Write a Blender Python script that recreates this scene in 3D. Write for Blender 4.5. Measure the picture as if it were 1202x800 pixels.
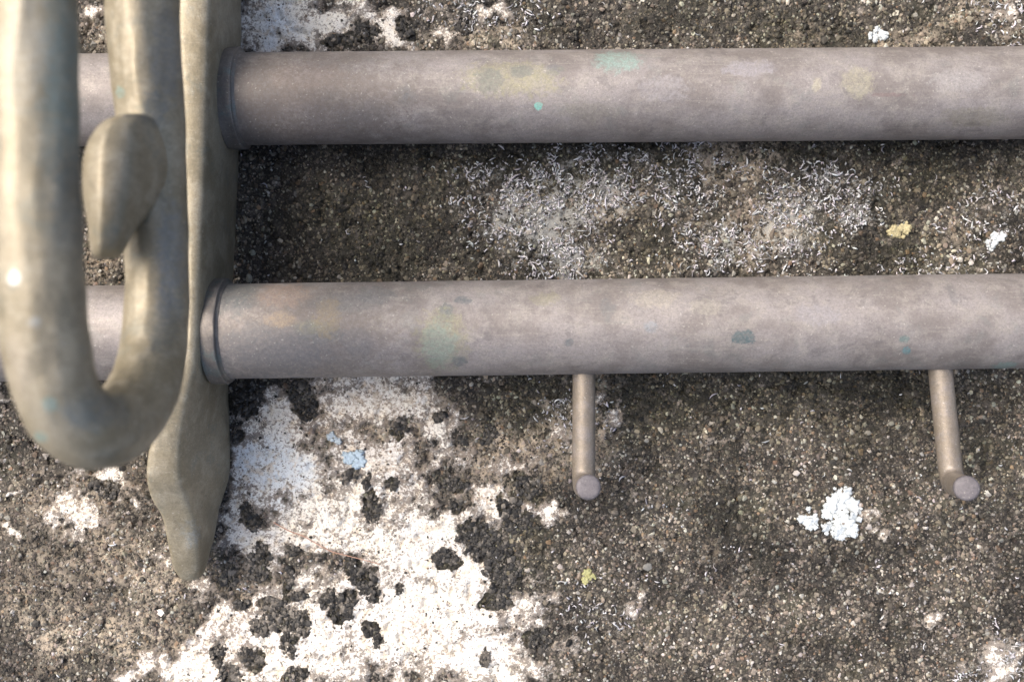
import bpy, math
import numpy as np
from mathutils import Vector

# ------------------------------------------------------------------ scene, camera, light
for o in list(bpy.data.objects):
    bpy.data.objects.remove(o, do_unlink=True)
scene = bpy.context.scene
COL = scene.collection
MM = 0.001
FPX = 1170.0          # focal length in photo pixels (1202 wide)
HCAM = 250.0          # camera height above the slab in mm

cam_d = bpy.data.cameras.new("camera")
cam = bpy.data.objects.new("camera", cam_d)
COL.objects.link(cam)
cam.location = (0, 0, HCAM * MM)
cam.rotation_euler = (0, 0, 0)
cam_d.sensor_width = 36.0
cam_d.lens = 36.0 * FPX / 1202.0
cam_d.clip_start = 0.005
cam_d.clip_end = 50.0
cam_d.dof.use_dof = True
cam_d.dof.focus_distance = 0.238
cam_d.dof.aperture_fstop = 12.0
scene.camera = cam

SUN_EL = math.radians(52)
SUN_AZ = math.radians(-60)      # clockwise from +Y (top of the picture)
world = bpy.data.worlds.new("World")
scene.world = world
world.use_nodes = True
wn = world.node_tree
wn.nodes.clear()
wo = wn.nodes.new("ShaderNodeOutputWorld")
wb = wn.nodes.new("ShaderNodeBackground")
ws = wn.nodes.new("ShaderNodeTexSky")
ws.sky_type = 'NISHITA'
ws.sun_disc = False
ws.sun_elevation = SUN_EL
ws.sun_rotation = SUN_AZ
ws.air_density = 0.8
ws.dust_density = 6.0
ws.ozone_density = 1.0
wb.inputs["Strength"].default_value = 0.15
wn.links.new(ws.outputs[0], wb.inputs[0])
wn.links.new(wb.outputs[0], wo.inputs[0])

sun_d = bpy.data.lights.new("sun", 'SUN')
sun_d.energy = 1.35
sun_d.angle = math.radians(58)
sun_d.color = (1.0, 0.965, 0.91)
sun = bpy.data.objects.new("sun", sun_d)
COL.objects.link(sun)
sdir = Vector((math.sin(SUN_AZ) * math.cos(SUN_EL), math.cos(SUN_AZ) * math.cos(SUN_EL), math.sin(SUN_EL)))
sun.rotation_euler = sdir.to_track_quat('Z', 'Y').to_euler()
sun.location = sdir * 2

scene.view_settings.view_transform = 'Standard'
scene.view_settings.look = 'None'
scene.view_settings.exposure = 0.84
scene.view_settings.gamma = 1.0
scene.view_settings.use_curve_mapping = False

# ------------------------------------------------------------------ helpers
rng = np.random.default_rng(7)


def P(px, py, d):
    """photo pixel and distance from the lens plane (mm) -> point in mm, slab at z = 0"""
    return np.array([(px - 601.0) * d / FPX, (400.0 - py) * d / FPX, HCAM - d])


_perm = np.random.default_rng(11).permutation(512)
_perm = np.concatenate([_perm, _perm, _perm])
_ang = np.random.default_rng(12).uniform(0, 2 * math.pi, 512)
_gx, _gy = np.cos(_ang), np.sin(_ang)


def perlin(x, y, seed=0):
    x = np.asarray(x, float) + seed * 17.31
    y = np.asarray(y, float) + seed * 9.77
    xi = np.floor(x).astype(int); yi = np.floor(y).astype(int)
    fx = x - xi; fy = y - yi
    xi &= 511; yi &= 511
    u = fx * fx * fx * (fx * (fx * 6 - 15) + 10)
    v = fy * fy * fy * (fy * (fy * 6 - 15) + 10)

    def g(ix, iy, dx, dy):
        h = _perm[_perm[ix & 511] + (iy & 511)] & 511
        return _gx[h] * dx + _gy[h] * dy
    a = g(xi, yi, fx, fy); b = g(xi + 1, yi, fx - 1, fy)
    c = g(xi, yi + 1, fx, fy - 1); d = g(xi + 1, yi + 1, fx - 1, fy - 1)
    return (a * (1 - u) + b * u) * (1 - v) + (c * (1 - u) + d * u) * v * 1.0


def fbm(x, y, octv=4, seed=0, gain=0.5):
    s = 0; a = 1.0; f = 1.0
    for i in range(octv):
        s = s + a * perlin(x * f, y * f, seed + i * 3)
        a *= gain; f *= 2.03
    return s * 1.4


def sstep(a, b, x):
    t = np.clip((x - a) / (b - a), 0, 1)
    return t * t * (3 - 2 * t)


def mesh_np(name, verts, faces, mat, parent=None, smooth=True, scale=MM):
    """faces: (n,3) or (n,4) int array; verts in mm"""
    me = bpy.data.meshes.new(name)
    verts = np.asarray(verts, dtype=np.float32) * scale
    faces = np.asarray(faces, dtype=np.int32)
    k = faces.shape[1]
    me.vertices.add(len(verts)); me.vertices.foreach_set("co", verts.ravel())
    me.loops.add(faces.size); me.loops.foreach_set("vertex_index", faces.ravel())
    me.polygons.add(len(faces))
    me.polygons.foreach_set("loop_start", np.arange(0, faces.size, k, dtype=np.int32))
    me.polygons.foreach_set("loop_total", np.full(len(faces), k, dtype=np.int32))
    me.polygons.foreach_set("use_smooth", np.full(len(faces), smooth, dtype=bool))
    me.update(calc_edges=True)
    me.validate()
    if mat: me.materials.append(mat)
    o = bpy.data.objects.new(name, me)
    COL.objects.link(o)
    if parent: o.parent = parent
    return o


def mesh_py(name, verts, faces, mat, parent=None, smooth=True, subsurf=0):
    me = bpy.data.meshes.new(name)
    me.from_pydata([tuple(float(c) * MM for c in v) for v in verts], [], faces)
    for p in me.polygons: p.use_smooth = smooth
    me.update(); me.validate()
    if mat: me.materials.append(mat)
    o = bpy.data.objects.new(name, me)
    COL.objects.link(o)
    if parent: o.parent = parent
    if subsurf:
        m = o.modifiers.new("smooth", 'SUBSURF'); m.levels = subsurf; m.render_levels = subsurf
    return o


def tag(o, label=None, cat=None, group=None, kind=None):
    if label: o["label"] = label
    if cat: o["category"] = cat
    if group: o["group"] = group
    if kind: o["kind"] = kind
    return o


def set_attr(o, name, rgba):
    at = o.data.attributes.new(name, 'FLOAT_COLOR', 'POINT')
    at.data.foreach_set("color", np.asarray(rgba, dtype=np.float32).ravel())


def catmull(pts, n):
    """pts (k,m) -> n samples through all of them"""
    pts = np.asarray(pts, float)
    k = len(pts)
    P_ = np.vstack([2 * pts[0] - pts[1], pts, 2 * pts[-1] - pts[-2]])
    out = []
    for t in np.linspace(0, k - 1 - 1e-9, n):
        i = int(t); f = t - i
        a, b, c, d = P_[i], P_[i + 1], P_[i + 2], P_[i + 3]
        out.append(0.5 * (2 * b + (c - a) * f + (2 * a - 5 * b + 4 * c - d) * f * f + (3 * b - a - 3 * c + d) * f ** 3))
    return np.array(out)


def sweep(name, path, radii, mat, parent=None, nseg=48, expo=None, rot=0.0, cap=True, ref=(0, 0, 1), rough=0.0, seed=0):
    """solid swept along path (mm); rounded end caps; optional squarish section"""
    path = np.asarray(path, float); radii = np.asarray(radii, float)
    n = len(path)
    T = np.gradient(path, axis=0); T /= np.linalg.norm(T, axis=1)[:, None]
    verts = []
    ref = np.array(ref, float)
    for i in range(n):
        N = ref - ref.dot(T[i]) * T[i]; N /= np.linalg.norm(N)
        B = np.cross(T[i], N)
        e = 2.0 if expo is None else expo[i]
        for j in range(nseg):
            a = 2 * math.pi * j / nseg
            c, s = math.cos(a), math.sin(a)
            r = radii[i] / (abs(c) ** e + abs(s) ** e) ** (1 / e)
            if rough:
                r *= 1 + rough * float(perlin(i * 0.24 + seed, 2.2 * math.cos(a) + 3.1 * math.sin(a) + 5, seed))
            a2 = a + rot
            verts.append(path[i] + r * (math.cos(a2) * N + math.sin(a2) * B))
    faces = []
    for i in range(n - 1):
        for j in range(nseg):
            j2 = (j + 1) % nseg
            faces.append((i * nseg + j, i * nseg + j2, (i + 1) * nseg + j2, (i + 1) * nseg + j))
    if cap:
        faces.append(tuple(range(nseg - 1, -1, -1)))
        faces.append(tuple((n - 1) * nseg + j for j in range(nseg)))
    return mesh_py(name, verts, faces, mat, parent)


# ------------------------------------------------------------------ materials
class NT:
    def __init__(self, name):
        self.m = bpy.data.materials.new(name); self.m.use_nodes = True
        self.t = self.m.node_tree; self.t.nodes.clear()
        self.out = self.t.nodes.new("ShaderNodeOutputMaterial")
        self.b = self.t.nodes.new("ShaderNodeBsdfPrincipled")
        self.t.links.new(self.b.outputs[0], self.out.inputs[0])

    def link(self, a, b): self.t.links.new(a, b)

    def sock(self, v, s):
        if hasattr(v, "is_output"): self.link(v, s)
        else: s.default_value = v

    def n(self, typ, **kw):
        nd = self.t.nodes.new(typ)
        for k, v in kw.items(): setattr(nd, k, v)
        return nd

    def math(self, op, a, b=0.0, c=None, clamp=False):
        nd = self.n("ShaderNodeMath", operation=op, use_clamp=clamp)
        self.sock(a, nd.inputs[0]); self.sock(b, nd.inputs[1])
        if c is not None: self.sock(c, nd.inputs[2])
        return nd.outputs[0]

    def vec(self, op, a, b):
        nd = self.n("ShaderNodeVectorMath", operation=op)
        self.sock(a, nd.inputs[0]); self.sock(b, nd.inputs[1])
        return nd

    def noise(self, co, scale, detail=3.0, rough=0.55, dist=0.0):
        nd = self.n("ShaderNodeTexNoise")
        self.link(co, nd.inputs["Vector"])
        nd.inputs["Scale"].default_value = scale; nd.inputs["Detail"].default_value = detail
        nd.inputs["Roughness"].default_value = rough; nd.inputs["Distortion"].default_value = dist
        return nd.outputs["Fac"]

    def ramp(self, x, lo, hi):
        nd = self.n("ShaderNodeMapRange", interpolation_type='SMOOTHSTEP')
        self.sock(x, nd.inputs["Value"])
        nd.inputs["From Min"].default_value = lo; nd.inputs["From Max"].default_value = hi
        return nd.outputs[0]

    def mix(self, f, a, b):
        nd = self.n("ShaderNodeMix", data_type='RGBA')
        self.sock(f, nd.inputs[0])
        for v, s in ((a, nd.inputs[6]), (b, nd.inputs[7])):
            if hasattr(v, "is_output"): self.link(v, s)
            else: s.default_value = (*v, 1.0)
        return nd.outputs[2]

    def bump(self, h, strength, dist, normal=None):
        nd = self.n("ShaderNodeBump")
        nd.inputs["Strength"].default_value = strength; nd.inputs["Distance"].default_value = dist
        self.link(h, nd.inputs["Height"])
        if normal is not None: self.link(normal, nd.inputs["Normal"])
        return nd.outputs[0]


def metal(name, c0, c1, c2, metallic, rough, spots=(), stretch=(1, 1, 1), stain=(0.17, 0.20, 0.18), stain_amt=0.35):
    """weathered copper alloy: three tones mottled, verdigris stains, grime specks; spots are marks of known shape (mm)"""
    k = NT(name)
    tc = k.n("ShaderNodeTexCoord")
    mp = k.n("ShaderNodeMapping"); mp.inputs["Scale"].default_value = stretch
    k.link(tc.outputs["Object"], mp.inputs[0])
    co, raw = mp.outputs[0], tc.outputs["Object"]
    n1 = k.noise(co, 75, 5, 0.65, 0.15)
    n2 = k.noise(co, 300, 6, 0.75, 0.15)
    n3 = k.noise(raw, 1500, 4, 0.7)
    n4 = k.noise(raw, 130, 6, 0.75, 0.4)
    n5 = k.noise(raw, 3600, 2, 0.6)
    col = k.mix(k.ramp(n1, 0.38, 0.62), c0, c1)
    col = k.mix(k.math('MULTIPLY', k.ramp(n2, 0.46, 0.66), 0.6), col, c2)
    st = k.math('MULTIPLY', k.ramp(n4, 0.55, 0.64), stain_amt)
    col = k.mix(st, col, stain)
    dkm = k.math('MULTIPLY', k.ramp(n4, 0.44, 0.36), 0.45)
    col = k.mix(dkm, col, (c0[0] * .62, c0[1] * .64, c0[2] * .68))
    # fine scratches running both ways
    ms = k.n("ShaderNodeMapping"); ms.inputs["Scale"].default_value = (90, 2200, 2200); ms.inputs["Rotation"].default_value = (0, 0, 0.25)
    k.link(raw, ms.inputs[0]); sc = k.noise(ms.outputs[0], 1.0, 2, 0.5)
    col = k.mix(k.math('MULTIPLY', k.ramp(sc, 0.60, 0.70), 0.40), col, c2)
    wob = k.noise(raw, 520, 5, 0.72, 0.8)
    brk = k.math('ADD', 0.45, k.math('MULTIPLY', 0.55, k.ramp(k.noise(raw, 1100, 5, 0.75), 0.38, 0.60)))      # marks are worn through in places
    for (c, r, colr, amt, soft) in spots:
        v = k.vec('SUBTRACT', raw, tuple(x * MM for x in c)).outputs[0]
        v = k.vec('DIVIDE', v, tuple(x * MM for x in r)).outputs[0]
        nd = k.n("ShaderNodeVectorMath", operation='LENGTH'); k.link(v, nd.inputs[0])
        d = k.math('ADD', nd.outputs["Value"], k.math('MULTIPLY', k.math('SUBTRACT', wob, 0.52), 2.6))
        f = k.math('MULTIPLY', k.math('SUBTRACT', 1.0, k.ramp(d, 1 - soft * .55, 1 + soft * .55)), k.math('MULTIPLY', brk, min(1.0, amt * 1.35)))
        col = k.mix(f, col, colr)
    fine = k.math('MULTIPLY', k.ramp(k.math('MULTIPLY', k.math('ADD', n3, n5), 0.5), 0.42, 0.62), 0.55)
    col = k.mix(fine, col, k.mix(0.7, col, (c0[0] * 0.5, c0[1] * 0.5, c0[2] * 0.5)))
    spk = k.noise(raw, 1700, 2, 0.5)
    col = k.mix(k.math('MULTIPLY', k.ramp(spk, 0.66, 0.74), 0.45), col, (0.55, 0.52, 0.45))
    k.link(col, k.b.inputs["Base Color"])
    k.b.inputs["Metallic"].default_value = metallic
    k.link(k.math('ADD', rough, k.math('MULTIPLY', k.math('SUBTRACT', n2, 0.5), 0.25)), k.b.inputs["Roughness"])
    nb = k.bump(k.math('ADD', k.math('ADD', n3, n5), k.math('MULTIPLY', n2, 2.0)), 0.45, 0.00008)
    nb = k.bump(n1, 0.5, 0.0006, nb)
    k.link(nb, k.b.inputs["Normal"])
    return k.m


def attr_material(name, rough, var=0.25, spec=0.4, fine=2500):
    k = NT(name)
    a = k.n("ShaderNodeAttribute", attribute_name="tone")
    tc = k.n("ShaderNodeTexCoord")
    f = k.noise(tc.outputs["Object"], fine, 3, 0.6)
    nd = k.n("ShaderNodeHueSaturation")
    k.link(k.math('ADD', 1 - var, k.math('MULTIPLY', f, 2 * var)), nd.inputs["Value"])
    k.link(a.outputs["Color"], nd.inputs["Color"])
    k.link(nd.outputs[0], k.b.inputs["Base Color"])
    k.b.inputs["Roughness"].default_value = rough
    k.b.inputs["Specular IOR Level"].default_value = spec
    k.link(k.bump(f, 0.5, 0.00015), k.b.inputs["Normal"])
    return k.m


# ------------------------------------------------------------------ slab fields (photo pixels at slab depth)
# each entry: cx, cy, rx, ry, weight
WHITE = [(480, 725, 175, 85, 1.0), (350, 745, 135, 75, 1.0), (560, 770, 95, 60, .85), (235, 785, 55, 40, 1.0),
         (495, 645, 110, 55, 1.0), (585, 600, 40, 28, 1.0), (300, 640, 55, 40, .8), (385, 610, 120, 50, .8),
         (440, 555, 120, 70, .74), (328, 548, 72, 58, 1.0), (505, 495, 42, 30, .9), (440, 466, 100, 52, .9),
         (330, 500, 70, 48, .85), (540, 690, 55, 65, 1.0), (640, 605, 18, 16, .9), (625, 600, 22, 20, .8),
         (85, 605, 36, 34, .95), (132, 568, 32, 22, .75), (148, 600, 18, 26, .7), (16, 628, 12, 9, .9), (18, 572, 9, 8, .9),
         (160, 786, 34, 14, .9), (195, 655, 14, 12, .7), (280, 610, 25, 40, .75),
         (322, 25, 58, 52, 1.25), (392, 22, 60, 36, .84), (455, 34, 48, 26, .78), (525, 30, 50, 22, .55), (575, 15, 30, 18, .42),
         (115, 18, 20, 26, .55), (640, 720, 40, 70, .45), (1172, 778, 62, 48, .46), (745, 712, 26, 26, .5), (720, 480, 24, 30, .45),
         (5, 470, 40, 14, .7), (1035, 612, 30, 22, .5), (1095, 735, 26, 20, .4), (1180, 20, 40, 28, .45),
         (215, 640, 20, 16, .5), (600, 555, 70, 45, .42), (660, 520, 40, 30, .42), (860, 520, 30, 20, .25)]
BLUE = [(322, 548, 60, 52, .9), (318, 25, 45, 42, .65), (640, 250, 90, 60, .5), (700, 500, 40, 40, .4), (565, 775, 45, 25, .5), (1000, 240, 40, 40, .3),
        (100, 605, 30, 30, .35), (955, 200, 30, 40, .3)]
TAN = [(600, 545, 110, 70, .8), (868, 190, 60, 40, .9), (840, 175, 40, 20, .7), (725, 235, 50, 25, .6), (880, 270, 80, 70, .45), (110, 690, 260, 170, .5),
       (1160, 25, 80, 40, .5), (560, 40, 70, 30, .6), (330, 740, 90, 60, .3), (500, 740, 30, 50, .5), (835, 645, 14, 22, .8), (120, 30, 40, 50, .5),
       (1050, 60, 200, 60, .3), (700, 480, 40, 70, .5), (120, 310, 80, 40, .4), (900, 170, 70, 16, .7), (440, 490, 120, 60, .7), (480, 560, 90, 50, .5)]
FLECK = [(640, 255, 95, 75, 1.0), (700, 215, 90, 50, .9), (660, 300, 70, 35, .9), (930, 260, 70, 75, .8), (1000, 245, 45, 45, .8), (860, 290, 90, 45, .7),
         (830, 190, 70, 40, .6), (780, 230, 90, 60, .5), (670, 490, 50, 40, .7), (1160, 265, 60, 50, .5), (570, 210, 50, 30, .6), (1100, 320, 90, 30, .45),
         (1172, 778, 70, 50, .6), (860, 655, 30, 20, .4), (720, 710, 60, 40, .4), (960, 200, 40, 40, .6), (570, 20, 90, 30, .5), (1180, 20, 60, 40, .5)]
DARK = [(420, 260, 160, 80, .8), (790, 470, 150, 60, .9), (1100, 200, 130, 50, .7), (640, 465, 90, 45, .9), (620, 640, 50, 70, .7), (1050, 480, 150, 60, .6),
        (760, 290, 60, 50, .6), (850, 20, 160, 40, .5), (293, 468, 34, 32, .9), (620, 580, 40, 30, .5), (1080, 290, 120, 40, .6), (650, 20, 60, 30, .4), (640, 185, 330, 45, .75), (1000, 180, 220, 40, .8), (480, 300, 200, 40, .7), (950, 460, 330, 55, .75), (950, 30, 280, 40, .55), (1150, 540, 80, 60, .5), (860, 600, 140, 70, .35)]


# outlines of the black crust clumps: ellipses (px, py, rx, ry, angle) and what each one is
CL = [
    ([(352, 462, 14, 16, 0), (360, 478, 13, 14, 0)], "dark two-lobed crust clump just under the lower tube beside the bracket collar"),
    ([(290, 468, 17, 19, 0), (300, 454, 14, 7, 0)], "broad grainy black crust clump in the corner between bracket and lower tube"),
    ([(276, 512, 8, 8, 0)], "small dark crust clump touching the bracket above the pale blue lichen patch"),
    ([(411, 557, 12, 6, -35)], "slanting black crust clump tucked under the small sky-blue lichen"),
    ([(437, 597, 11, 16, 0), (431, 566, 4, 8, 10)], "tall wedge-shaped black crust clump below the sky-blue lichen"),
    ([(462, 568, 7, 7, 0)], "small round black crust clump to the lower right of the sky-blue lichen"),
    ([(516, 489, 8, 6, 0)], "single round black crust dot on the small white patch under the lower tube"),
    ([(575, 509, 9, 12, 0)], "dark diamond-shaped crust clump on the tan patch near the lower tube"),
    ([(543, 516, 6, 5, 0)], "tiny black crust clump left of the dark diamond-shaped one"),
    ([(529, 567, 11, 7, 0), (544, 569, 6, 5, 0)], "flat wide black crust clump in the tan patch with a white fleck beside it"),
    ([(534, 592, 7, 7, 0)], "small triangular black crust clump at the upper edge of the white patch"),
    ([(620, 571, 18, 12, 15)], "black wedge of crust left of the tip of the peg closer to the bracket"),
    ([(597, 596, 14, 12, 0), (608, 612, 18, 14, 0)], "rounded dark crust clump below the wedge by the peg closer to the bracket"),
    ([(556, 626, 20, 14, 0), (570, 640, 22, 18, 0), (588, 660, 20, 24, 0), (584, 704, 13, 10, 0), (588, 685, 10, 14, 0)],
     "largest black crust clump, a long tongue reaching down the white patch's edge"),
    ([(514, 654, 8, 7, 0), (531, 655, 8, 8, 0), (524, 646, 9, 4, 0)], "small twin-lobed black crust clump on white beside the long black tongue"),
    ([(414, 664, 8, 12, -15), (428, 680, 13, 16, -20), (438, 698, 7, 10, 0)], "thick slanting black crust clump in the middle of the white patch"),
    ([(388, 702, 11, 11, 0), (402, 718, 15, 11, 0), (408, 702, 11, 10, 0)], "round ragged black crust clump left of the thick slanting one"),
    ([(436, 738, 11, 8, 35), (444, 750, 6, 8, 0)], "pear-shaped black crust clump alone on bright white below the others"),
    ([(341, 676, 4, 15, 0), (352, 698, 12, 5, 0)], "thin upright black crust streak bending at its foot"),
    ([(316, 712, 10, 12, 20), (306, 734, 12, 12, 0), (330, 722, 16, 18, 0), (352, 730, 14, 16, 0), (340, 756, 10, 14, 0)],
     "wide brownish crust clump with ragged holes low on the white patch"),
    ([(346, 646, 8, 6, 0)], "round dark crust dot above the thin upright streak"),
    ([(306, 650, 12, 14, 0), (302, 674, 14, 9, 0)], "mottled dark crust clump just right of the bracket tip"),
    ([(268, 676, 10, 12, 0)], "dark crust clump close below the bracket tip"),
    ([(285, 709, 9, 6, 0)], "small isolated dark crust dot below the bracket tip"),
    ([(256, 768, 8, 14, 0), (270, 790, 12, 12, 0), (294, 772, 14, 10, 30)], "ragged brown crust clump at the bottom edge of the picture"),
    ([(347, 790, 14, 8, 0)], "low brown crust clump at the bottom edge right of the ragged one"),
    ([(469, 690, 5, 6, 0)], "tiny dark crust dot on white right of the thick slanting clump"),
    ([(298, 612, 7, 12, 0), (290, 596, 6, 7, 0)], "narrow dark crust clump under the pale blue lichen patch"),
    ([(471, 500, 8, 10, 20)], "grey-brown crust clump left of the white patch under the lower tube"),
    ([(478, 34, 12, 12, 0)], "round black crust clump above the upper tube"),
    ([(430, 40, 14, 10, 0), (400, 48, 20, 6, 0)], "spread dark crust clump along the top edge of the upper tube"),
    ([(545, 28, 12, 14, 0)], "dark crust clump above the upper tube right of the round one"),
    ([(570, 772, 6, 9, 0)], "small brown crust clump low on white near the bottom edge"),
    ([(632, 750, 12, 12, 0)], "dark crust clump where the white patch breaks up near the bottom edge"),
    ([(128, 576, 11, 10, 0), (112, 568, 8, 8, 0)], "brown crust clump on white just below the hook's bend"),
]


def blobs(px, py, L):
    w = np.zeros_like(px)
    for cx, cy, rx, ry, wt in L:
        r2 = ((px - cx) / rx) ** 2 + ((py - cy) / ry) ** 2
        m = r2 < 4
        v = wt * (1.25 - np.sqrt(r2[m])) if m.any() else None
        if v is not None: w[m] = np.maximum(w[m], v)
    return w


def fields(x, y):
    """x, y in mm on the slab"""
    px0 = 601 + x * FPX / HCAM; py0 = 400 - y * FPX / HCAM
    wx = 20 * fbm(px0 / 48, py0 / 48, 4, 1, .6); wy = 20 * fbm(px0 / 48, py0 / 48, 4, 31, .6)
    px, py = px0 + wx, py0 + wy
    n = fbm(px0 / 26, py0 / 26, 5, 60, .68)
    out = 0.55 * sstep(640, 900, np.abs(px0 - 601)) + 0.55 * sstep(430, 620, np.abs(py0 - 400))
    W = blobs(px, py, WHITE) + 0.34 * n - 0.30 + out * (fbm(px0 / 160, py0 / 160, 4, 90) + .1)
    K = np.full(px.shape, -1.0)
    for ells, _lab in CL:
        for (cx, cy, rx, ry, an) in ells:
            m = (np.abs(px0 - cx) < 60) & (np.abs(py0 - cy) < 60)
            if not m.any(): continue
            a = math.radians(an); u = px0[m] + wx[m] * .35 - cx; v = py0[m] + wy[m] * .35 - cy
            q = np.hypot((u * math.cos(a) + v * math.sin(a)) / (rx + .5), (-u * math.sin(a) + v * math.cos(a)) / (ry + .5))
            K[m] = np.maximum(K[m], 1.1 - q)
    K = K + .7 * n - .05
    W = W - 1.4 * sstep(0.05, .55, K)
    B = blobs(px, py, BLUE) + 0.2 * n
    T = blobs(px, py, TAN) + 0.3 * fbm(px0 / 60, py0 / 60, 4, 70)
    F = blobs(px, py, FLECK) + 0.25 * fbm(px0 / 35, py0 / 35, 4, 80)
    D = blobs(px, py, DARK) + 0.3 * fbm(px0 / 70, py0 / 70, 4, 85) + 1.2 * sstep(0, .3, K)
    return W, B, T, F, D


def patchy(x, y):
    """tone of the stone from patch to patch, 0..1"""
    px0 = 601 + x * FPX / HCAM; py0 = 400 - y * FPX / HCAM
    return np.clip(.5 + .62 * fbm(px0 / 85, py0 / 85, 5, 140, .62), 0, 1)


def height(x, y, W):
    h = 0.55 * fbm(x / 26, y / 26, 4, 5, .5)
    h = h + 0.28 * fbm(x / 2.6, y / 2.6, 3, 15, .6) + 0.10 * perlin(x / 0.55, y / 0.55, 22)
    w = sstep(-0.03, 0.22, W)
    h = h * (1 - 0.45 * w) + 0.40 * w
    pit = sstep(0.34, 0.62, fbm(x / 3.4, y / 3.4, 3, 44, .55))
    return h - 0.9 * pit


# ------------------------------------------------------------------ the slab
def axis(half, step, far, grow=1.35):
    a = list(np.arange(0, half + step / 2, step)); s = step
    while a[-1] < half + 80:
        s = min(s * 1.12, 1.9); a.append(a[-1] + s)
    while a[-1] < far:
        s *= grow; a.append(a[-1] + s)
    a = np.array(a)
    return np.concatenate([-a[:0:-1], a])


ax, ay = axis(140, 0.48, 1500), axis(97, 0.48, 1500)
GX, GY = np.meshgrid(ax, ay)
gx, gy = GX.ravel(), GY.ravel()
W, B, T, F, D = fields(gx, gy)
gz = height(gx, gy, W)
nx_, ny_ = len(ax), len(ay)
i0 = (np.arange(ny_ - 1)[:, None] * nx_ + np.arange(nx_ - 1)[None, :]).ravel()
qf = np.stack([i0, i0 + 1, i0 + 1 + nx_, i0 + nx_], axis=1)

k = NT("weathered_stone")
a1 = k.n("ShaderNodeAttribute", attribute_name="crust")
a2 = k.n("ShaderNodeAttribute", attribute_name="mottle")
s1 = k.n("ShaderNodeSeparateColor"); k.link(a1.outputs["Color"], s1.inputs[0])
s2 = k.n("ShaderNodeSeparateColor"); k.link(a2.outputs["Color"], s2.inputs[0])
tc = k.n("ShaderNodeTexCoord"); co = tc.outputs["Object"]
nA = k.noise(co, 90, 4, 0.6); nB = k.noise(co, 420, 4, 0.65, 0.5); nC = k.noise(co, 1300, 3, 0.65, 0.3); nD = k.noise(co, 3000, 2, 0.6); nE = k.noise(co, 2000, 4, 0.7, 0.8)
base = k.mix(k.ramp(nB, 0.36, 0.66), (0.022, 0.019, 0.015), (0.075, 0.064, 0.050))
base = k.mix(k.math('MULTIPLY', k.ramp(nC, 0.52, 0.66), 0.55), base, (0.22, 0.195, 0.155))
base = k.mix(k.math('MULTIPLY', k.ramp(nD, 0.46, 0.36), 0.6), base, (0.016, 0.014, 0.011))
base = k.mix(k.math('MULTIPLY', k.ramp(nA, 0.50, 0.68), 0.45), base, (0.060, 0.058, 0.030))
tanf = k.math('MULTIPLY', k.ramp(s1.outputs[2], 0.15, 0.65), k.ramp(k.math('ADD', nB, k.math('MULTIPLY', nC, 0.5)), 0.60, 0.86))
base = k.mix(tanf, base, k.mix(nA, (0.36, 0.26, 0.16), (0.38, 0.335, 0.25)))
tone = k.math('ADD', 0.35, k.math('MULTIPLY', s2.outputs[2], 1.0))
hs = k.n("ShaderNodeHueSaturation"); hs.inputs["Saturation"].default_value = 0.85
k.link(tone, hs.inputs["Value"]); k.link(base, hs.inputs["Color"]); base = hs.outputs[0]
# broken pale crust where the curled lichen grows
pv = k.math('ADD', s2.outputs[0], k.math('ADD', k.math('MULTIPLY', k.math('SUBTRACT', nB, 0.5), 1.6), k.math('MULTIPLY', k.math('SUBTRACT', nE, 0.5), 2.2)))
pale = k.mix(nA, (0.36, 0.37, 0.38), (0.44, 0.43, 0.36))
base = k.mix(k.math('MULTIPLY', k.ramp(pv, 0.52, 0.98), 0.62), base, pale)
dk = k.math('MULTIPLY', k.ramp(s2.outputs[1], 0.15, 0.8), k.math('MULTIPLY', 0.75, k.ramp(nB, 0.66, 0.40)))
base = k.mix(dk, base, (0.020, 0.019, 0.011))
# lime / lichen crust
wv = k.math('ADD', s1.outputs[0], k.math('ADD', k.math('MULTIPLY', k.math('SUBTRACT', nB, 0.5), 0.55), k.math('MULTIPLY', k.math('SUBTRACT', nC, 0.5), 0.55)))
wv = k.math('ADD', wv, k.math('MULTIPLY', k.math('SUBTRACT', nD, 0.5), 0.35))
wm = k.ramp(wv, -0.06, 0.20)
thin = k.math('SUBTRACT', 1.0, k.ramp(s1.outputs[0], 0.05, 0.62))          # where the crust is thin the stone shows through in specks
wc = k.mix(k.ramp(nA, 0.35, 0.65), (0.82, 0.775, 0.67), (0.75, 0.72, 0.66))
wc = k.mix(k.math('MULTIPLY', k.ramp(s1.outputs[1], 0.15, 0.9), 0.75), wc, (0.66, 0.72, 0.75))
wc = k.mix(k.math('MULTIPLY', k.ramp(nB, 0.50, 0.66), 0.7), wc, (0.56, 0.46, 0.33))
wc = k.mix(k.math('MULTIPLY', k.ramp(s1.outputs[2], 0.1, 0.6), k.math('MULTIPLY', k.ramp(nC, 0.42, 0.58), 0.7)), wc, (0.42, 0.33, 0.24))
pep = k.math('ADD', k.math('MULTIPLY', k.math('SUBTRACT', nC, 0.5), 1.0), k.math('MULTIPLY', k.math('SUBTRACT', nE, 0.5), 1.0))
pep = k.math('ADD', pep, k.math('MULTIPLY', thin, 0.26))
wc = k.mix(k.math('MULTIPLY', k.ramp(pep, 0.07, 0.20), 0.85), wc, (0.16, 0.13, 0.105))
wc = k.mix(k.math('MULTIPLY', k.ramp(nD, 0.58, 0.68), 0.7), wc, (0.15, 0.12, 0.10))
base = k.mix(wm, base, wc)
k.link(base, k.b.inputs["Base Color"])
k.link(k.math('ADD', 0.62, k.math('MULTIPLY', nC, 0.35)), k.b.inputs["Roughness"])
k.b.inputs["Specular IOR Level"].default_value = 0.35
nb = k.bump(nC, 0.8, 0.0004)
nb = k.bump(nD, 0.6, 0.00015, nb)
k.link(nb, k.b.inputs["Normal"])
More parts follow.
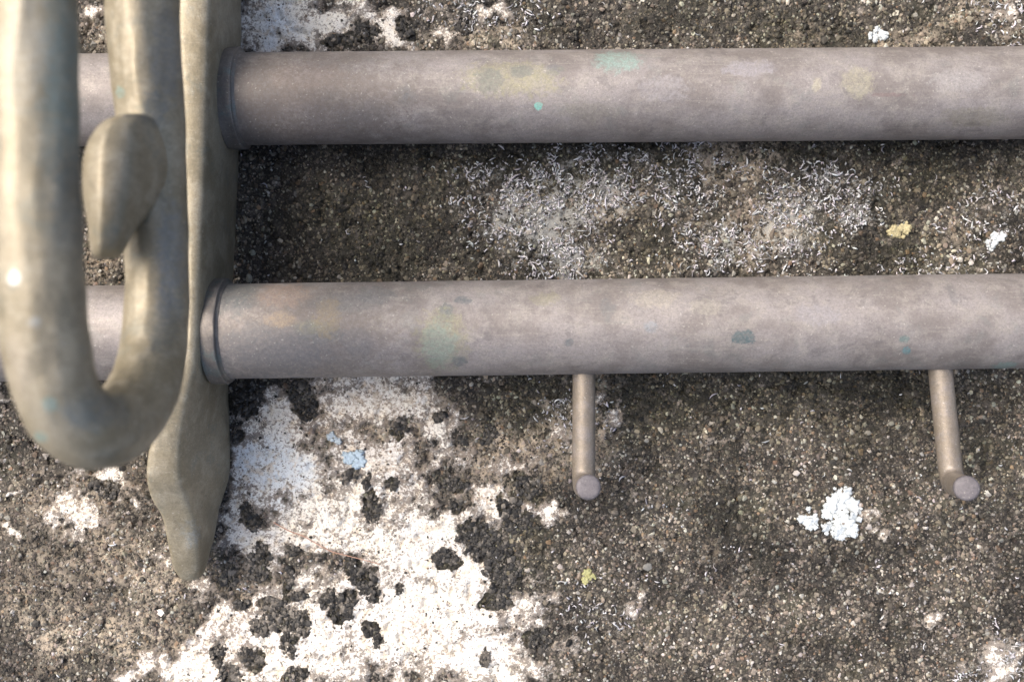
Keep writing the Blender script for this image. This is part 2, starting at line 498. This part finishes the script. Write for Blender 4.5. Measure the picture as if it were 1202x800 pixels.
STONE = k.m

slab = mesh_np("stone_slab", np.stack([gx, gy, gz], 1), qf, STONE)
set_attr(slab, "crust", np.stack([W, B, T, np.ones_like(W)], 1))
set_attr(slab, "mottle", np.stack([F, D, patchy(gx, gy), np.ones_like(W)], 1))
tag(slab, "dark weathered stone slab blotched with white lime crust under the rack", kind="structure")

# ------------------------------------------------------------------ sand grains standing proud of the stone
_p5 = [q * 2 * math.pi / 5 for q in range(5)]
DOME = np.array([(0, 0, 1.0)] + [(.88 * math.cos(q), .88 * math.sin(q), .42) for q in _p5] + [(.95 * math.cos(q + .63), .95 * math.sin(q + .63), -.5) for q in _p5])
DOMEF = np.array([(0, 1 + q, 1 + (q + 1) % 5) for q in range(5)] + [(1 + q, 6 + q, 1 + (q + 1) % 5) for q in range(5)] + [(1 + (q + 1) % 5, 6 + q, 6 + (q + 1) % 5) for q in range(5)])
CHIP = np.array([(0, 0, 1.0)] + [(math.cos(q), math.sin(q), -.3) for q in _p5])
CHIPF = np.array([(0, 1 + q, 1 + (q + 1) % 5) for q in range(5)])


def grains(x, y, z, r, flat, rg, small=False):
    n = len(x)
    S0, F0 = (CHIP, CHIPF) if small else (DOME, DOMEF)
    nv = len(S0)
    v = S0[None] * rg.uniform(.62, 1.34, (n, nv, 1))
    s = np.stack([rg.uniform(.75, 1.3, n), rg.uniform(.75, 1.3, n), flat], 1) * r[:, None]
    v = v * s[:, None, :]
    a = rg.uniform(0, 2 * math.pi, n); ca, sa = np.cos(a)[:, None], np.sin(a)[:, None]
    tx = rg.uniform(-.5, .5, n)[:, None]
    X = v[..., 0] * ca - v[..., 1] * sa; Y = v[..., 0] * sa + v[..., 1] * ca; Z = v[..., 2] + tx * X
    V = np.stack([X + x[:, None], Y + y[:, None], Z + z[:, None]], 2).reshape(-1, 3)
    Fc = (F0[None] + (np.arange(n) * nv)[:, None, None]).reshape(-1, 3)
    return V, Fc, nv


PAL = np.array([(.034, .031, .026), (.082, .072, .058), (.15, .132, .108), (.26, .232, .19), (.36, .355, .335), (.50, .485, .445), (.20, .145, .10)])


def pick(prob, rg):
    c = np.cumsum(prob / prob.sum(1, keepdims=True), 1)
    return (rg.random(len(prob))[:, None] > c).sum(1).clip(0, len(PAL) - 1)


rg = np.random.default_rng(21)


def scatter(N, med, sig, lo, hi, on_white, small, outer=False):
    x = rg.uniform(-138, 138, N); y = rg.uniform(-95, 95, N)
    if outer:                                   # the stone goes on past the picture, with thinner cover further out
        x = rg.normal(0, 120, N); y = rg.normal(0, 90, N)
        ok = (np.abs(x) < 230) & (np.abs(y) < 180) & ((np.abs(x) > 137) | (np.abs(y) > 94)); x, y = x[ok], y[ok]; N = len(x)
    W, B, T, F, D = fields(x, y)
    keep = rg.random(N) < (on_white + (1 - on_white) * sstep(.20, -.12, W + .25 * fbm(x / 1.5, y / 1.5, 2, 150))) * (1 - .7 * np.clip(F, 0, 1))
    x, y, W, B, T, F, D = (q[keep] for q in (x, y, W, B, T, F, D))
    N = len(x)
    r = np.clip(rg.lognormal(math.log(med), sig, N), lo, hi)
    r = np.where(W > .1, r * .7, r)
    z = height(x, y, W) + r * rg.uniform(-.3, .25, N)
    tn = np.clip(T, 0, 1); dn = np.clip(D, 0, 1); wn_ = np.clip(W * 4, 0, 1); fn = np.clip(F, 0, 1)
    prob = np.stack([.13 + .40 * dn + .6 * wn_, .25 + 0 * tn, .29 + .35 * tn, .20 + .30 * tn - .08 * dn, .10 + .14 * fn, .030 + .03 * fn, .04 + .05 * tn], 1).clip(.005)
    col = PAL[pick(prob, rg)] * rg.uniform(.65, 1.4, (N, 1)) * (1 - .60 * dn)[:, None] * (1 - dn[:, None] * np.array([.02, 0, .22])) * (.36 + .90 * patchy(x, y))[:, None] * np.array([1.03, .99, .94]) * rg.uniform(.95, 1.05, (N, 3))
    V, Fc, nv = grains(x, y, z, r, rg.uniform(.35, .75, N), rg, small)
    return V, Fc, np.repeat(np.c_[col, np.ones(N)], nv, axis=0)


GRAIN = attr_material("sand_grain", 0.6, 0.35, 0.4)
Va, Fa, Ca = scatter(84000, .35, .34, .2, 1.0, .05, False)
Vb, Fb, Cb = scatter(110000, .27, .30, .13, .5, .10, True)
Vc, Fc, Cc = scatter(150000, .50, .34, .3, 1.0, .08, True, True)
g = mesh_np("sand_grains", np.vstack([Va, Vb, Vc]), np.vstack([Fa, Fb + len(Va), Fc + len(Va) + len(Vb)]), GRAIN, smooth=False)
set_attr(g, "tone", np.vstack([Ca, Cb, Cc]))
tag(g, "coarse brown and pale sand grains bound in the surface of the slab", "grains", kind="stuff")

# ------------------------------------------------------------------ curled white lichen flecks
N = 120000
x = rg.uniform(-138, 138, N); y = rg.uniform(-95, 95, N)
W, B, T, F, D = fields(x, y)
keep = rg.random(N) < np.clip((F - .12) * 1.5, 0.006, 1) * sstep(-.3, .2, fbm(x / 5, y / 5, 3, 160) + .12) * (W < 0.1)
x, y, W, B, T, F, D = (q[keep] for q in (x, y, W, B, T, F, D))
N = len(x)
S = 4
ts = np.linspace(-1, 1, S)
L = rg.lognormal(math.log(.72), .5, N); curv = rg.normal(0, 1.3, N); a0 = rg.uniform(0, 2 * math.pi, N)
wd = rg.uniform(.09, .26, N)
ang = a0[:, None] + curv[:, None] * ts[None]
dx = np.cumsum(np.cos(ang), 1) * (L / S * 1.6)[:, None]; dy = np.cumsum(np.sin(ang), 1) * (L / S * 1.6)[:, None]
dx -= dx.mean(1, keepdims=True); dy -= dy.mean(1, keepdims=True)
zz = (height(x, y, W) + .42)[:, None] + rg.uniform(-.1, .2, (N, 1)) + .15 * (1 - ts[None] ** 2) + 0.3 * rg.normal(0, .4, (N, 1)) * ts[None]
wp = wd[:, None] * (1 - .75 * ts[None] ** 2)
nxv, nyv = -np.sin(ang), np.cos(ang)
cx, cy = x[:, None] + dx, y[:, None] + dy
ring = np.stack([np.stack([cx + nxv * wp, cy + nyv * wp, zz], 2), np.stack([cx, cy, zz + wp * .9], 2),
                 np.stack([cx - nxv * wp, cy - nyv * wp, zz], 2), np.stack([cx, cy, zz - wp * .7], 2)], 2)   # N,S,4,3
V = ring.reshape(-1, 3)
fl = []
for i in range(S - 1):
    for j in range(4):
        fl.append((i * 4 + j, (i + 1) * 4 + j, (i + 1) * 4 + (j + 1) % 4, i * 4 + (j + 1) % 4))
fl += [(0, 1, 2, 3), (S * 4 - 1, S * 4 - 2, S * 4 - 3, S * 4 - 4)]
fl = np.array(fl)
Fc = (fl[None] + (np.arange(N) * S * 4)[:, None, None]).reshape(-1, 4)
col = np.array([.70, .69, .70]) * rg.uniform(.3, 1.15, (N, 1)) * rg.uniform(.95, 1.05, (N, 3))
LICH = attr_material("lichen_scale", 0.8, 0.3, 0.15)
o = mesh_np("lichen_flecks", V, Fc, LICH)
set_attr(o, "tone", np.repeat(np.c_[col, np.ones(N)], S * 4, axis=0))
tag(o, "tiny curled white lichen flecks scattered over the dark stone between the tubes", "lichen", kind="stuff")


# ------------------------------------------------------------------ black crust clumps on the white patch
def slab_xy(px, py):
    return (px - 601) * HCAM / FPX, (400 - py) * HCAM / FPX


def hz(x, y):
    x = np.atleast_1d(np.asarray(x, float)); y = np.atleast_1d(np.asarray(y, float))
    return height(x, y, fields(x, y)[0])


CRUST = attr_material("black_crust", 0.55, 0.4, 0.45)


def clump(ells, label, seed, group="black crust clumps on the white patch", brown=0.0):
    """ells: ellipses (px, py, rx, ry, angle deg) in photo pixels that together give the outline"""
    r_ = np.random.default_rng(seed)
    pts = []
    for (cx, cy, rx, ry, an) in ells:
        n = int(10 + rx * ry / 1.6)
        q = r_.uniform(-1.15, 1.15, (n * 2, 2))
        rad = np.hypot(q[:, 0], q[:, 1]); th = np.arctan2(q[:, 1], q[:, 0])
        lim = 1 + .38 * perlin(np.cos(th) * 1.7 + seed, np.sin(th) * 1.7, seed)+ .25 * perlin(np.cos(th) * 5 + seed, np.sin(th) * 5, seed)
        ok = rad < lim
        q, rad = q[ok], (rad / lim)[ok]
        a = math.radians(an)
        u = q[:, 0] * rx; v = q[:, 1] * ry
        pts.append(np.c_[cx + u * math.cos(a) - v * math.sin(a), cy + u * math.sin(a) + v * math.cos(a), rad])
    pts = np.vstack(pts)
    X, Y = slab_xy(pts[:, 0], pts[:, 1])
    n = len(X)
    r = np.clip(r_.lognormal(math.log(.36), .42, n), .16, .9)
    Z = hz(X, Y) + .05 + .40 * (1 - pts[:, 2]) * r_.uniform(0, 1, n)
    V, Fc, _nv = grains(X, Y, Z, r, r_.uniform(.35, .7, n), r_)
    c = np.where(r_.random((n, 1)) < .72 - .4 * brown, PAL[0] * .7, np.where(r_.random((n, 1)) < .72 - .2 * brown, PAL[1] * .9, PAL[2]))
    c = c * r_.uniform(.7, 1.3, (n, 1))
    base = V.mean(0); base[2] = 0
    o = mesh_np("crust_clump", V - base, Fc, CRUST, smooth=False)
    o.location = tuple(base * MM)
    set_attr(o, "tone", np.repeat(np.c_[c, np.ones(n)], _nv, axis=0))
    tag(o, label, "crust clump", group)
    return o


for i, (e, lab) in enumerate(CL):
    clump(e, lab, 100 + i, brown=0.9 if "brown" in lab or "mottled" in lab else 0.1)


# ------------------------------------------------------------------ leafy lichens
def rosette(px, py, lobes, colr, label, seed, name="lichen_rosette"):
    """thin overlapping lobed scales; lobes: (px, py, r px) or a count/radius"""
    r_ = np.random.default_rng(seed)
    cx, cy = slab_xy(px, py)
    V = []; Fc = []; C = []
    more = []
    for (lx, ly, lr) in lobes:
        more.append((lx, ly, lr * .8, 0))
        for q in range(int(r_.integers(5, 8))):
            a = r_.uniform(0, 6.28); more.append((lx + lr * .72 * math.cos(a), ly + lr * .72 * math.sin(a), lr * r_.uniform(.22, .42), 1))
    for (lx, ly, lr, sub) in more:
        X, Y = slab_xy(lx, ly); R = 1.15 * lr * HCAM / FPX
        z0 = float(hz(X, Y)[0]) + .16 + r_.uniform(0, .30)
        ns, nr = (12, 3) if sub else (20, 4)
        b = len(V)
        ph = r_.uniform(0, 6.28); nl = r_.integers(4, 7); tx, ty = r_.normal(0, .22, 2)
        V.append((X - cx, Y - cy, z0 + .12)); C.append(1.0)
        for i in range(1, nr + 1):
            f = i / nr
            for j in range(ns):
                a = 2 * math.pi * j / ns
                rr = R * f * (1 + .20 * f * math.cos(nl * a + ph) + .04 * f * r_.normal())
                up = .14 * math.sin(f * 2.6) + .05 * f * r_.normal() - (.45 if i == nr else 0) + .12 * f * math.cos(nl * a + ph)
                dx_, dy_ = rr * math.cos(a), rr * math.sin(a)
                if i == nr: dx_ *= .97; dy_ *= .97
                V.append((X - cx + dx_, Y - cy + dy_, z0 + up + tx * dx_ + ty * dy_))
                C.append((1.0 if i < nr else .55) - .30 * r_.random())
        for j in range(ns):
            Fc.append((b, b + 1 + j, b + 1 + (j + 1) % ns))
        for i in range(nr - 1):
            for j in range(ns):
                p = b + 1 + i * ns; q = p + ns
                Fc.append((p + j, q + j, q + (j + 1) % ns)); Fc.append((p + j, q + (j + 1) % ns, p + (j + 1) % ns))
    o = mesh_np(name, V, Fc, LICH)
    o.location = (cx * MM, cy * MM, 0)
    C = np.array(C)[:, None] * np.array(colr)[None]
    set_attr(o, "tone", np.c_[C, np.ones(len(C))])
    return tag(o, label, "lichen", "leafy lichens growing on the slab")


PALE = (.66, .71, .715)
rosette(987, 600, [(988, 582, 10), (975, 590, 10), (1000, 592, 10), (985, 598, 11), (1003, 606, 9), (992, 612, 11), (978, 612, 11), (970, 602, 7),
                   (986, 624, 10), (1000, 622, 9), (972, 620, 8), (995, 577, 7), (1008, 600, 6), (981, 577, 6)], PALE,
        "large lobed white lichen rosette left of the tip of the peg farther from the bracket", 1)
rosette(950, 608, [(952, 602, 8), (945, 611, 7), (955, 613, 8), (940, 609, 5), (950, 618, 5)], PALE,
        "small white lichen rosette touching the left side of the large one", 2)
rosette(1031, 40, [(1026, 43, 7), (1036, 41, 7), (1031, 36, 6), (1040, 43, 4)], PALE, "small white lichen on dark stone above the upper tube", 3)
rosette(1168, 281, [(1164, 285, 7), (1173, 278, 7), (1167, 276, 5), (1163, 291, 4)], PALE, "small white lichen between the two tubes near the right edge", 4)
rosette(417, 538, [(410, 537, 8), (420, 534, 8), (425, 541, 7), (419, 545, 6), (405, 533, 4)], (.47, .58, .655), "small sky-blue lichen on the white patch under the lower tube", 5)
rosette(392, 514, [(389, 512, 6), (397, 517, 5)], (.50, .575, .62), "tiny faded blue lichen above the sky-blue one", 8)
rosette(1057, 269, [(1052, 271, 8), (1062, 267, 8), (1057, 275, 6), (1045, 272, 5)], (.52, .46, .27), "yellowish ochre lichen between the two tubes", 6)
rosette(691, 675, [(689, 672, 6), (695, 677, 5), (687, 680, 5)], (.46, .45, .22), "small yellow-green lichen on the stone below the peg closer to the bracket", 7)

# dry reddish rootlet lying across the white patch
pts = []
for (a, b) in [(322, 612), (340, 622), (356, 628), (372, 637), (390, 646), (410, 652), (428, 656), (446, 661)]:
    X, Y = slab_xy(a, b); pts.append((X, Y, float(hz(X, Y)[0]) + .22))
pth = catmull(pts, 60)
k = NT("dry_root"); k.b.inputs["Base Color"].default_value = (.34, .15, .10, 1); k.b.inputs["Roughness"].default_value = .7
tcn = k.n("ShaderNodeTexCoord"); k.link(k.mix(k.noise(tcn.outputs["Object"], 700), (.36, .16, .10), (.62, .42, .32)), k.b.inputs["Base Color"])
o = sweep("rootlet", pth, np.linspace(.15, .08, 60), k.m, nseg=8)
tag(o, "thin dry reddish rootlet lying across the white patch", "rootlet")

# ------------------------------------------------------------------ the rack
GB = (0.34, 0.30, 0.19)


def sp(px, py, d, rx, ry, colr, amt=.8, soft=.25, rz=8):
    s = d / FPX
    return (tuple(P(px, py, d)), (rx * s, ry * s, rz), colr, amt, soft)


TEAL = (.22, .33, .29); SLATE = (.13, .15, .15); OLIVE = (.31, .29, .17); GREY = (.17, .165, .16); MINT = (.28, .37, .32)
def spt(px, py, _d, rx, ry, colr, amt=.8, soft=.25):
    return sp(px, py, 227.5 if py < 250 else 221.5, rx, ry, colr, amt, soft, 14)


tube_spots = [
    spt(600, 92, 224, 52, 20, OLIVE, .55, .45), spt(575, 95, 224, 16, 14, SLATE, .45, .4), spt(612, 84, 224, 14, 7, SLATE, .45, .4), spt(650, 82, 224, 10, 7, SLATE, .35, .4),
    spt(725, 70, 226, 24, 14, MINT, .75, .5), spt(632, 124, 223, 4, 3.5, (.25, .55, .45), .9, .2), spt(1005, 97, 224, 18, 16, (.38, .35, .25), .6, .45),
    spt(1042, 112, 223, 22, 2.0, (.22, .15, .14), .6, .4), spt(478, 110, 223, 4, 12, GREY, .4, .5), spt(475, 112, 224, 14, 9, SLATE, .3, .5),
    spt(300, 125, 225, 26, 55, GREY, .75, .6), spt(958, 100, 223, 5, 8, (.50, .45, .32), .5, .5), spt(360, 90, 224, 40, 16, (.36, .26, .20), .3, .6), spt(340, 115, 224, 130, 60, (.17, .14, .115), .6, .8), spt(350, 395, 224, 120, 60, (.18, .15, .12), .5, .8),
    spt(524, 366, 223, 8, 10, SLATE, .85, .25), spt(542, 352, 223, 9, 4, SLATE, .6, .3), spt(520, 398, 223, 26, 34, OLIVE, .45, .5), spt(516, 405, 223, 18, 24, TEAL, .35, .5),
    spt(538, 424, 224, 8, 6, SLATE, .6, .35), spt(872, 396, 223, 13, 8, (.10, .14, .14), .9, .2), spt(1066, 411, 224, 5, 4, (.12, .24, .25), .85, .25),
    spt(1062, 398, 224, 5, 4, (.16, .22, .20), .7, .3), spt(373, 390, 223, 26, 12, SLATE, .5, .4), spt(365, 385, 223, 20, 8, OLIVE, .4, .5), spt(320, 410, 224, 60, 32, GREY, .7, .6),
    spt(275, 345, 224, 26, 22, SLATE, .55, .6), spt(712, 362, 223, 8, 12, SLATE, .3, .5), spt(763, 384, 223, 8, 6, (.26, .30, .32), .4, .5), spt(668, 402, 224, 5, 4, SLATE, .6, .4),
    spt(400, 355, 223, 40, 12, SLATE, .25, .6), spt(1120, 345, 223, 5, 14, GREY, .4, .5), spt(330, 345, 224, 30, 14, (.42, .30, .22), .35, .6), spt(1195, 430, 228, 14, 5, TEAL, .6, .4),
    spt(440, 345, 223, 22, 10, SLATE, .3, .4), spt(385, 372, 223, 14, 22, (.30, .24, .15), .5, .4), spt(330, 375, 223, 18, 9, (.38, .29, .19), .5, .4), spt(420, 400, 223, 18, 14, GREY, .4, .4),
    spt(640, 350, 223, 16, 8, OLIVE, .35, .4), spt(770, 350, 223, 26, 10, (.40, .36, .29), .5, .4), spt(830, 360, 223, 20, 8, (.38, .35, .28), .4, .4), spt(960, 370, 223, 22, 12, (.33, .31, .31), .5, .5),
    spt(520, 75, 224, 16, 6, (.36, .32, .3), .4, .4), spt(780, 105, 223, 26, 14, (.34, .32, .32), .45, .5), spt(880, 80, 224, 30, 9, (.35, .33, .34), .5, .5), spt(1120, 95, 224, 30, 12, (.36, .34, .32), .45, .5),
    spt(430, 130, 224, 24, 10, (.19, .17, .15), .4, .5), spt(690, 130, 224, 30, 9, (.25, .23, .18), .4, .5), spt(1150, 135, 224, 36, 9, (.22, .20, .14), .4, .5)]
TUBE = metal("oxidised_copper", (0.222, 0.195, 0.175), (0.312, 0.282, 0.263), (0.355, 0.323, 0.277), 0.25, 0.54, tube_spots, stretch=(0.85, 1.1, 1.1), stain_amt=.22)
BRASS = metal("weathered_bronze", (0.262, 0.224, 0.147), (0.365, 0.318, 0.225), (0.43, 0.385, 0.288), 0.30, 0.47, [
    sp(140, 108, 181, 7, 7, TEAL, .6, .4), sp(55, 475, 148, 9, 9, MINT, .8, .4), sp(48, 512, 152, 8, 7, MINT, .7, .4), sp(20, 327, 146, 8, 8, (.7, .7, .65), .8, .4),
    sp(40, 378, 146, 6, 6, (.45, .46, .44), .4, .5), sp(110, 480, 156, 35, 20, (.19, .21, .20), .55, .8), sp(74, 90, 147, 20, 90, (.20, .26, .24), .6, .9, 12), sp(180, 130, 181, 12, 20, SLATE, .5, .5),
    sp(215, 640, 224, 14, 22, (.30, .32, .30), .5, .6), sp(195, 380, 180, 12, 40, SLATE, .35, .6), sp(78, 230, 147, 16, 60, SLATE, .45, .9, 12), sp(30, 60, 146, 22, 60, (.40, .38, .32), .4, .8, 12), sp(30, 430, 150, 14, 40, (.42, .36, .27), .5, .8, 12), sp(195, 60, 182, 12, 60, (.22, .22, .21), .55, .8), sp(200, 300, 182, 12, 60, (.22, .225, .22), .55, .8)], stain_amt=.35)
PEG = metal("peg_bronze", (0.25, 0.21, 0.16), (0.30, 0.258, 0.212), (0.28, 0.255, 0.24), 0.35, 0.48, stain_amt=.15)
TIP = metal("peg_tip_metal", (0.115, 0.105, 0.110), (0.155, 0.143, 0.150), (0.20, 0.182, 0.185), 0.25, 0.6, stain_amt=.1)

rack = bpy.data.objects.new("utensil_rack", None)
COL.objects.link(rack)
rack.empty_display_size = 0.02
tag(rack, "weathered bronze rack of two tubes with bracket, hook and pegs lying on the slab", "rack")


def tube(pl, pr, r):
    pth = np.linspace(pl, pr, 160)
    return sweep("tube", pth, np.full(160, r), TUBE, rack, nseg=96, rough=0.006, seed=3)


DT = 234.0
tubes = []
for (yl, yr, DT) in ((116.5, 109.5, 237.5), (388.5, 376.5, 231.5)):
    slope = (yr - yl) / (1202 - 285)
    pl = P(-120, yl + slope * (-120 - 285), DT); pr = P(1202 + 260, yr + slope * 260, DT)
    RT = 10.75 if yl < 200 else 11.0
    tb = tube(pl, pr, RT)
    tubes.append(tb)
    # collar: a ring with a rounded lip where the tube meets the bracket plate
    ax_ = (pr - pl) / np.linalg.norm(pr - pl)
    x0 = -67.2 if yl < 200 else -69.0
    c0 = pl + ax_ * ((x0 - pl[0]) / ax_[0])
    prof = [(-.2, 11.8), (0.1, 11.9), (.3, 11.95), (1.8, 11.95), (3.0, 11.92), (3.22, 11.85), (3.30, 11.7), (3.36, 11.3), (3.42, 10.98), (3.9, 10.95), (4.0, 10.7)]
    pth = np.array([c0 + ax_ * t for t, _ in prof]); rad = np.array([q * RT / 10.75 for _, q in prof])
    cb = sweep("collar", pth, rad, None, tb, nseg=96, rough=0.035, seed=9)
    COLLAR = bpy.data.materials.get("collar_metal") or metal("collar_metal", (0.16, 0.144, 0.128), (0.21, 0.188, 0.168), (0.25, 0.22, 0.18), .4, .5, stain=(.13, .19, .18), stain_amt=.5)
    cb.data.materials.append(COLLAR)

# bracket: a forged bar standing on edge; per row: y, front-left, front-right (ridge), back-right (photo px), front depth, back depth
ROWS = [(-150, 222, 258, 290, 217.5, 249), (-60, 214, 254, 288, 217.5, 249), (0, 210, 250, 286, 217.5, 249), (30, 207, 248, 285.5, 217.5, 249), (55, 206, 247, 285, 217.5, 249), (80, 208, 245.5, 284.5, 217.5, 249),
        (120, 210, 244, 284, 217.5, 249), (180, 213, 242.5, 282, 217.5, 249), (250, 216, 240, 279, 217.5, 249), (330, 219, 237, 275, 217.5, 249), (390, 219, 235, 272, 217.5, 249),
        (430, 212, 231, 270.5, 217.5, 249), (465, 199, 223, 270.5, 217.5, 249), (500, 183, 216, 271.5, 218.5, 249), (530, 172, 213, 272.5, 219.5, 249), (560, 170.5, 214, 272.5, 221, 249),
        (580, 176, 221, 267, 224, 248.8), (600, 188, 229, 260, 227, 248.5), (622, 194, 233, 256, 229.5, 247.5), (648, 198, 234.5, 249, 232, 246.5), (668, 204, 234, 243, 234, 245), (680, 213, 230, 236, 236, 243)]
verts = []; rows_n = len(ROWS)
rowi = catmull(np.array(ROWS, float), 90)
for (yy, l, rr, bk, df, db) in rowi:
    FL = P(l, yy, df); FR = P(rr, yy, df + 1.2)
    BR = P(bk, yy, db)
    th = max(FR[0] - FL[0], 1.0)
    BL = BR - np.array([th * .9, 0, 0])
    mid = (FL + FR) / 2 + np.array([0, 0, .5])
    ring = [FL + (0, 0, -.5), FL + (.35, 0, .1), FL * .5 + FR * .5 + (0, 0, .5), FR + (-.6, 0, .55), FR + (0.05, 0, -.5), FR * .7 + BR * .3, FR * .3 + BR * .7, BR + (0, 0, .5), BR + (-.6, 0, 0),
            BL + (.6, 0, 0), BL + (0, 0, .5), BL * .6 + FL * .4, FL * .8 + BL * .2]
    # carry y of the ring on one world level so the bar is cut squarely
    ylev = (FL[1] + BR[1]) / 2
    ring = [np.array([q[0], q[1] * .6 + ylev * .4, q[2]]) for q in ring]
    verts += ring
m = 13
faces = []
for i in range(len(rowi) - 1):
    for j in range(m):
        faces.append((i * m + j, (i + 1) * m + j, (i + 1) * m + (j + 1) % m, i * m + (j + 1) % m))
faces.append(tuple(range(m)))
faces.append(tuple((len(rowi) - 1) * m + j for j in range(m - 1, -1, -1)))
V = np.array(verts)
V[:, 0] += .30 * perlin(V[:, 1] / 7, V[:, 2] / 7, 3); V[:, 2] += .25 * perlin(V[:, 1] / 5, V[:, 0] / 5, 8)
bracket = mesh_py("bracket", V, faces, BRASS, rack, subsurf=1)

# hook: round bar, px path with width in px and depth of the axis
HK = [(210, -225, 66, 222, 2.6), (190, -160, 70, 202, 2.7), (172, -85, 74, 190, 2.8), (167, 0, 75, 187, 3.0), (171, 70, 74, 186, 3.0), (177, 140, 70, 186, 2.9), (182, 210, 67, 186, 2.7), (184, 290, 67, 186, 2.5), (184, 360, 69, 185, 2.4),
      (180, 410, 73, 182, 2.3), (169, 455, 79, 177, 2.2), (145, 492, 86, 170, 2.1), (112, 506, 91, 162, 2.0), (80, 484, 94, 157, 2.0), (60, 435, 96, 154, 2.0),
      (50, 370, 98, 152, 2.0), (45, 280, 98, 151, 2.1), (42, 170, 96, 151, 2.2), (40, 60, 95, 151, 2.2), (38, -60, 95, 151, 2.2), (34, -160, 92, 152, 2.1), (20, -230, 80, 156, 2), (0, -262, 60, 161, 2), (-18, -270, 34, 165, 2)]
hk = catmull(np.array(HK, float), 170)
path = np.array([P(a, b, d) for a, b, w, d, e in hk])
radii = np.array([w / 2 * d / FPX for a, b, w, d, e in hk])
hook = sweep("hook", path, radii, BRASS, rack, nseg=56, expo=hk[:, 4], rot=math.radians(38), rough=0.055, seed=5)

# curled leaf end forged onto the hook; rows: y, left, ridge 1, ridge 2, right
LF = [(133, 142, 149, 160, 170), (140, 122, 134, 160, 186), (152, 107, 125, 158, 198), (168, 97, 120, 156, 206), (184, 91.5, 118, 155, 210), (202, 90, 117, 154, 211), (220, 90.5, 117, 153, 207),
      (238, 93, 117, 150, 194), (256, 97, 117, 146, 176), (272, 100, 117, 141, 162), (287, 102, 117, 137, 153), (297, 105, 117.5, 133, 147), (304, 110, 118.5, 128, 139)]
lf = catmull(np.array(LF, float), 36)
verts = []; m = 9
for i, (yy, l, r1, r2, rr) in enumerate(lf):
    f = i / (len(lf) - 1)
    bul = math.sin(math.pi * min(1, max(0.04, f))) ** .55
    dF = 176 - 6 * bul
    L_ = P(l, yy, dF + 2.2 * bul); A_ = P(r1, yy, dF - .8); A2 = P((r1 + r2) / 2, yy, dF - .4); B_ = P(r2, yy, dF + .9); R_ = P(rr, yy, dF + 7 * bul + 9 * sstep(160, 210, rr))
    dB = dF + 9 * bul + 6 * (1 - f)
    verts += [L_, L_ * .12 + A_ * .88, A_ * .9 + A2 * .1, A2 * .3 + B_ * .7, B_ * .82 + R_ * .18, R_, P(rr - (rr - l) * .15, yy, dB), P((l + rr) / 2, yy, dB + .5), P(l + (rr - l) * .12, yy, dB - 2)]
faces = []
for i in range(len(lf) - 1):
    for j in range(m):
        faces.append((i * m + j, (i + 1) * m + j, (i + 1) * m + (j + 1) % m, i * m + (j + 1) % m))
faces.append(tuple(range(m))); faces.append(tuple((len(lf) - 1) * m + j for j in range(m - 1, -1, -1)))
leaf = mesh_py("leaf_curl", verts, faces, BRASS, hook, subsurf=2)

# pegs under the lower tube: straight shank, tight bend, stub towards the viewer
for (x0, y0, x1, y1, tx, ty) in ((685.5, 430, 685, 570, 690.5, 571.5), (1102, 425, 1117, 566, 1134, 572.5)):
    top = P(x0, y0, 233); top[1] += 1.5
    low = P(x1, y1, 233)
    tip = P(tx, ty, 216)
    ctl = [top, top * .66 + low * .34, top * .3 + low * .7]
    # quarter bend
    up = tip - low; up /= np.linalg.norm(up); dn = low - top; dn /= np.linalg.norm(dn)
    cen_r = 4.2
    for a in np.linspace(0, math.pi / 2, 9):
        ctl.append(low - dn * cen_r + dn * cen_r * math.sin(a) + up * cen_r * (1 - math.cos(a)))
    ctl.append(tip)
    ctl = np.array(ctl)
    seg = [ctl[0]]
    for a, b in zip(ctl[:-1], ctl[1:]):
        nn = max(2, int(np.linalg.norm(b - a) / .5))
        seg += [a + (b - a) * t for t in np.linspace(0, 1, nn + 1)[1:]]
    seg = np.array(seg)
    for _ in range(4):
        seg[1:-1] = (seg[:-2] + seg[1:-1] * 2 + seg[2:]) / 4
    peg = sweep("peg", seg, np.full(len(seg), 2.68), PEG, rack, nseg=40, ref=(1, 0, .01), rough=.02, seed=int(x0) % 9)
    d_ = seg[-1] - seg[-4]; d_ /= np.linalg.norm(d_)
    prof = [(-.35, 2.60), (-.1, 2.72), (.35, 2.75), (.7, 2.68), (.9, 2.52), (1.02, 2.3), (1.10, 1.9), (1.15, 1.1), (1.18, .1)]
    tipo = sweep("peg_tip", np.array([tip + d_ * t for t, _ in prof]), np.array([q for _, q in prof]), TIP, peg, nseg=40, ref=(1, 0, .01), rough=.03, seed=2)
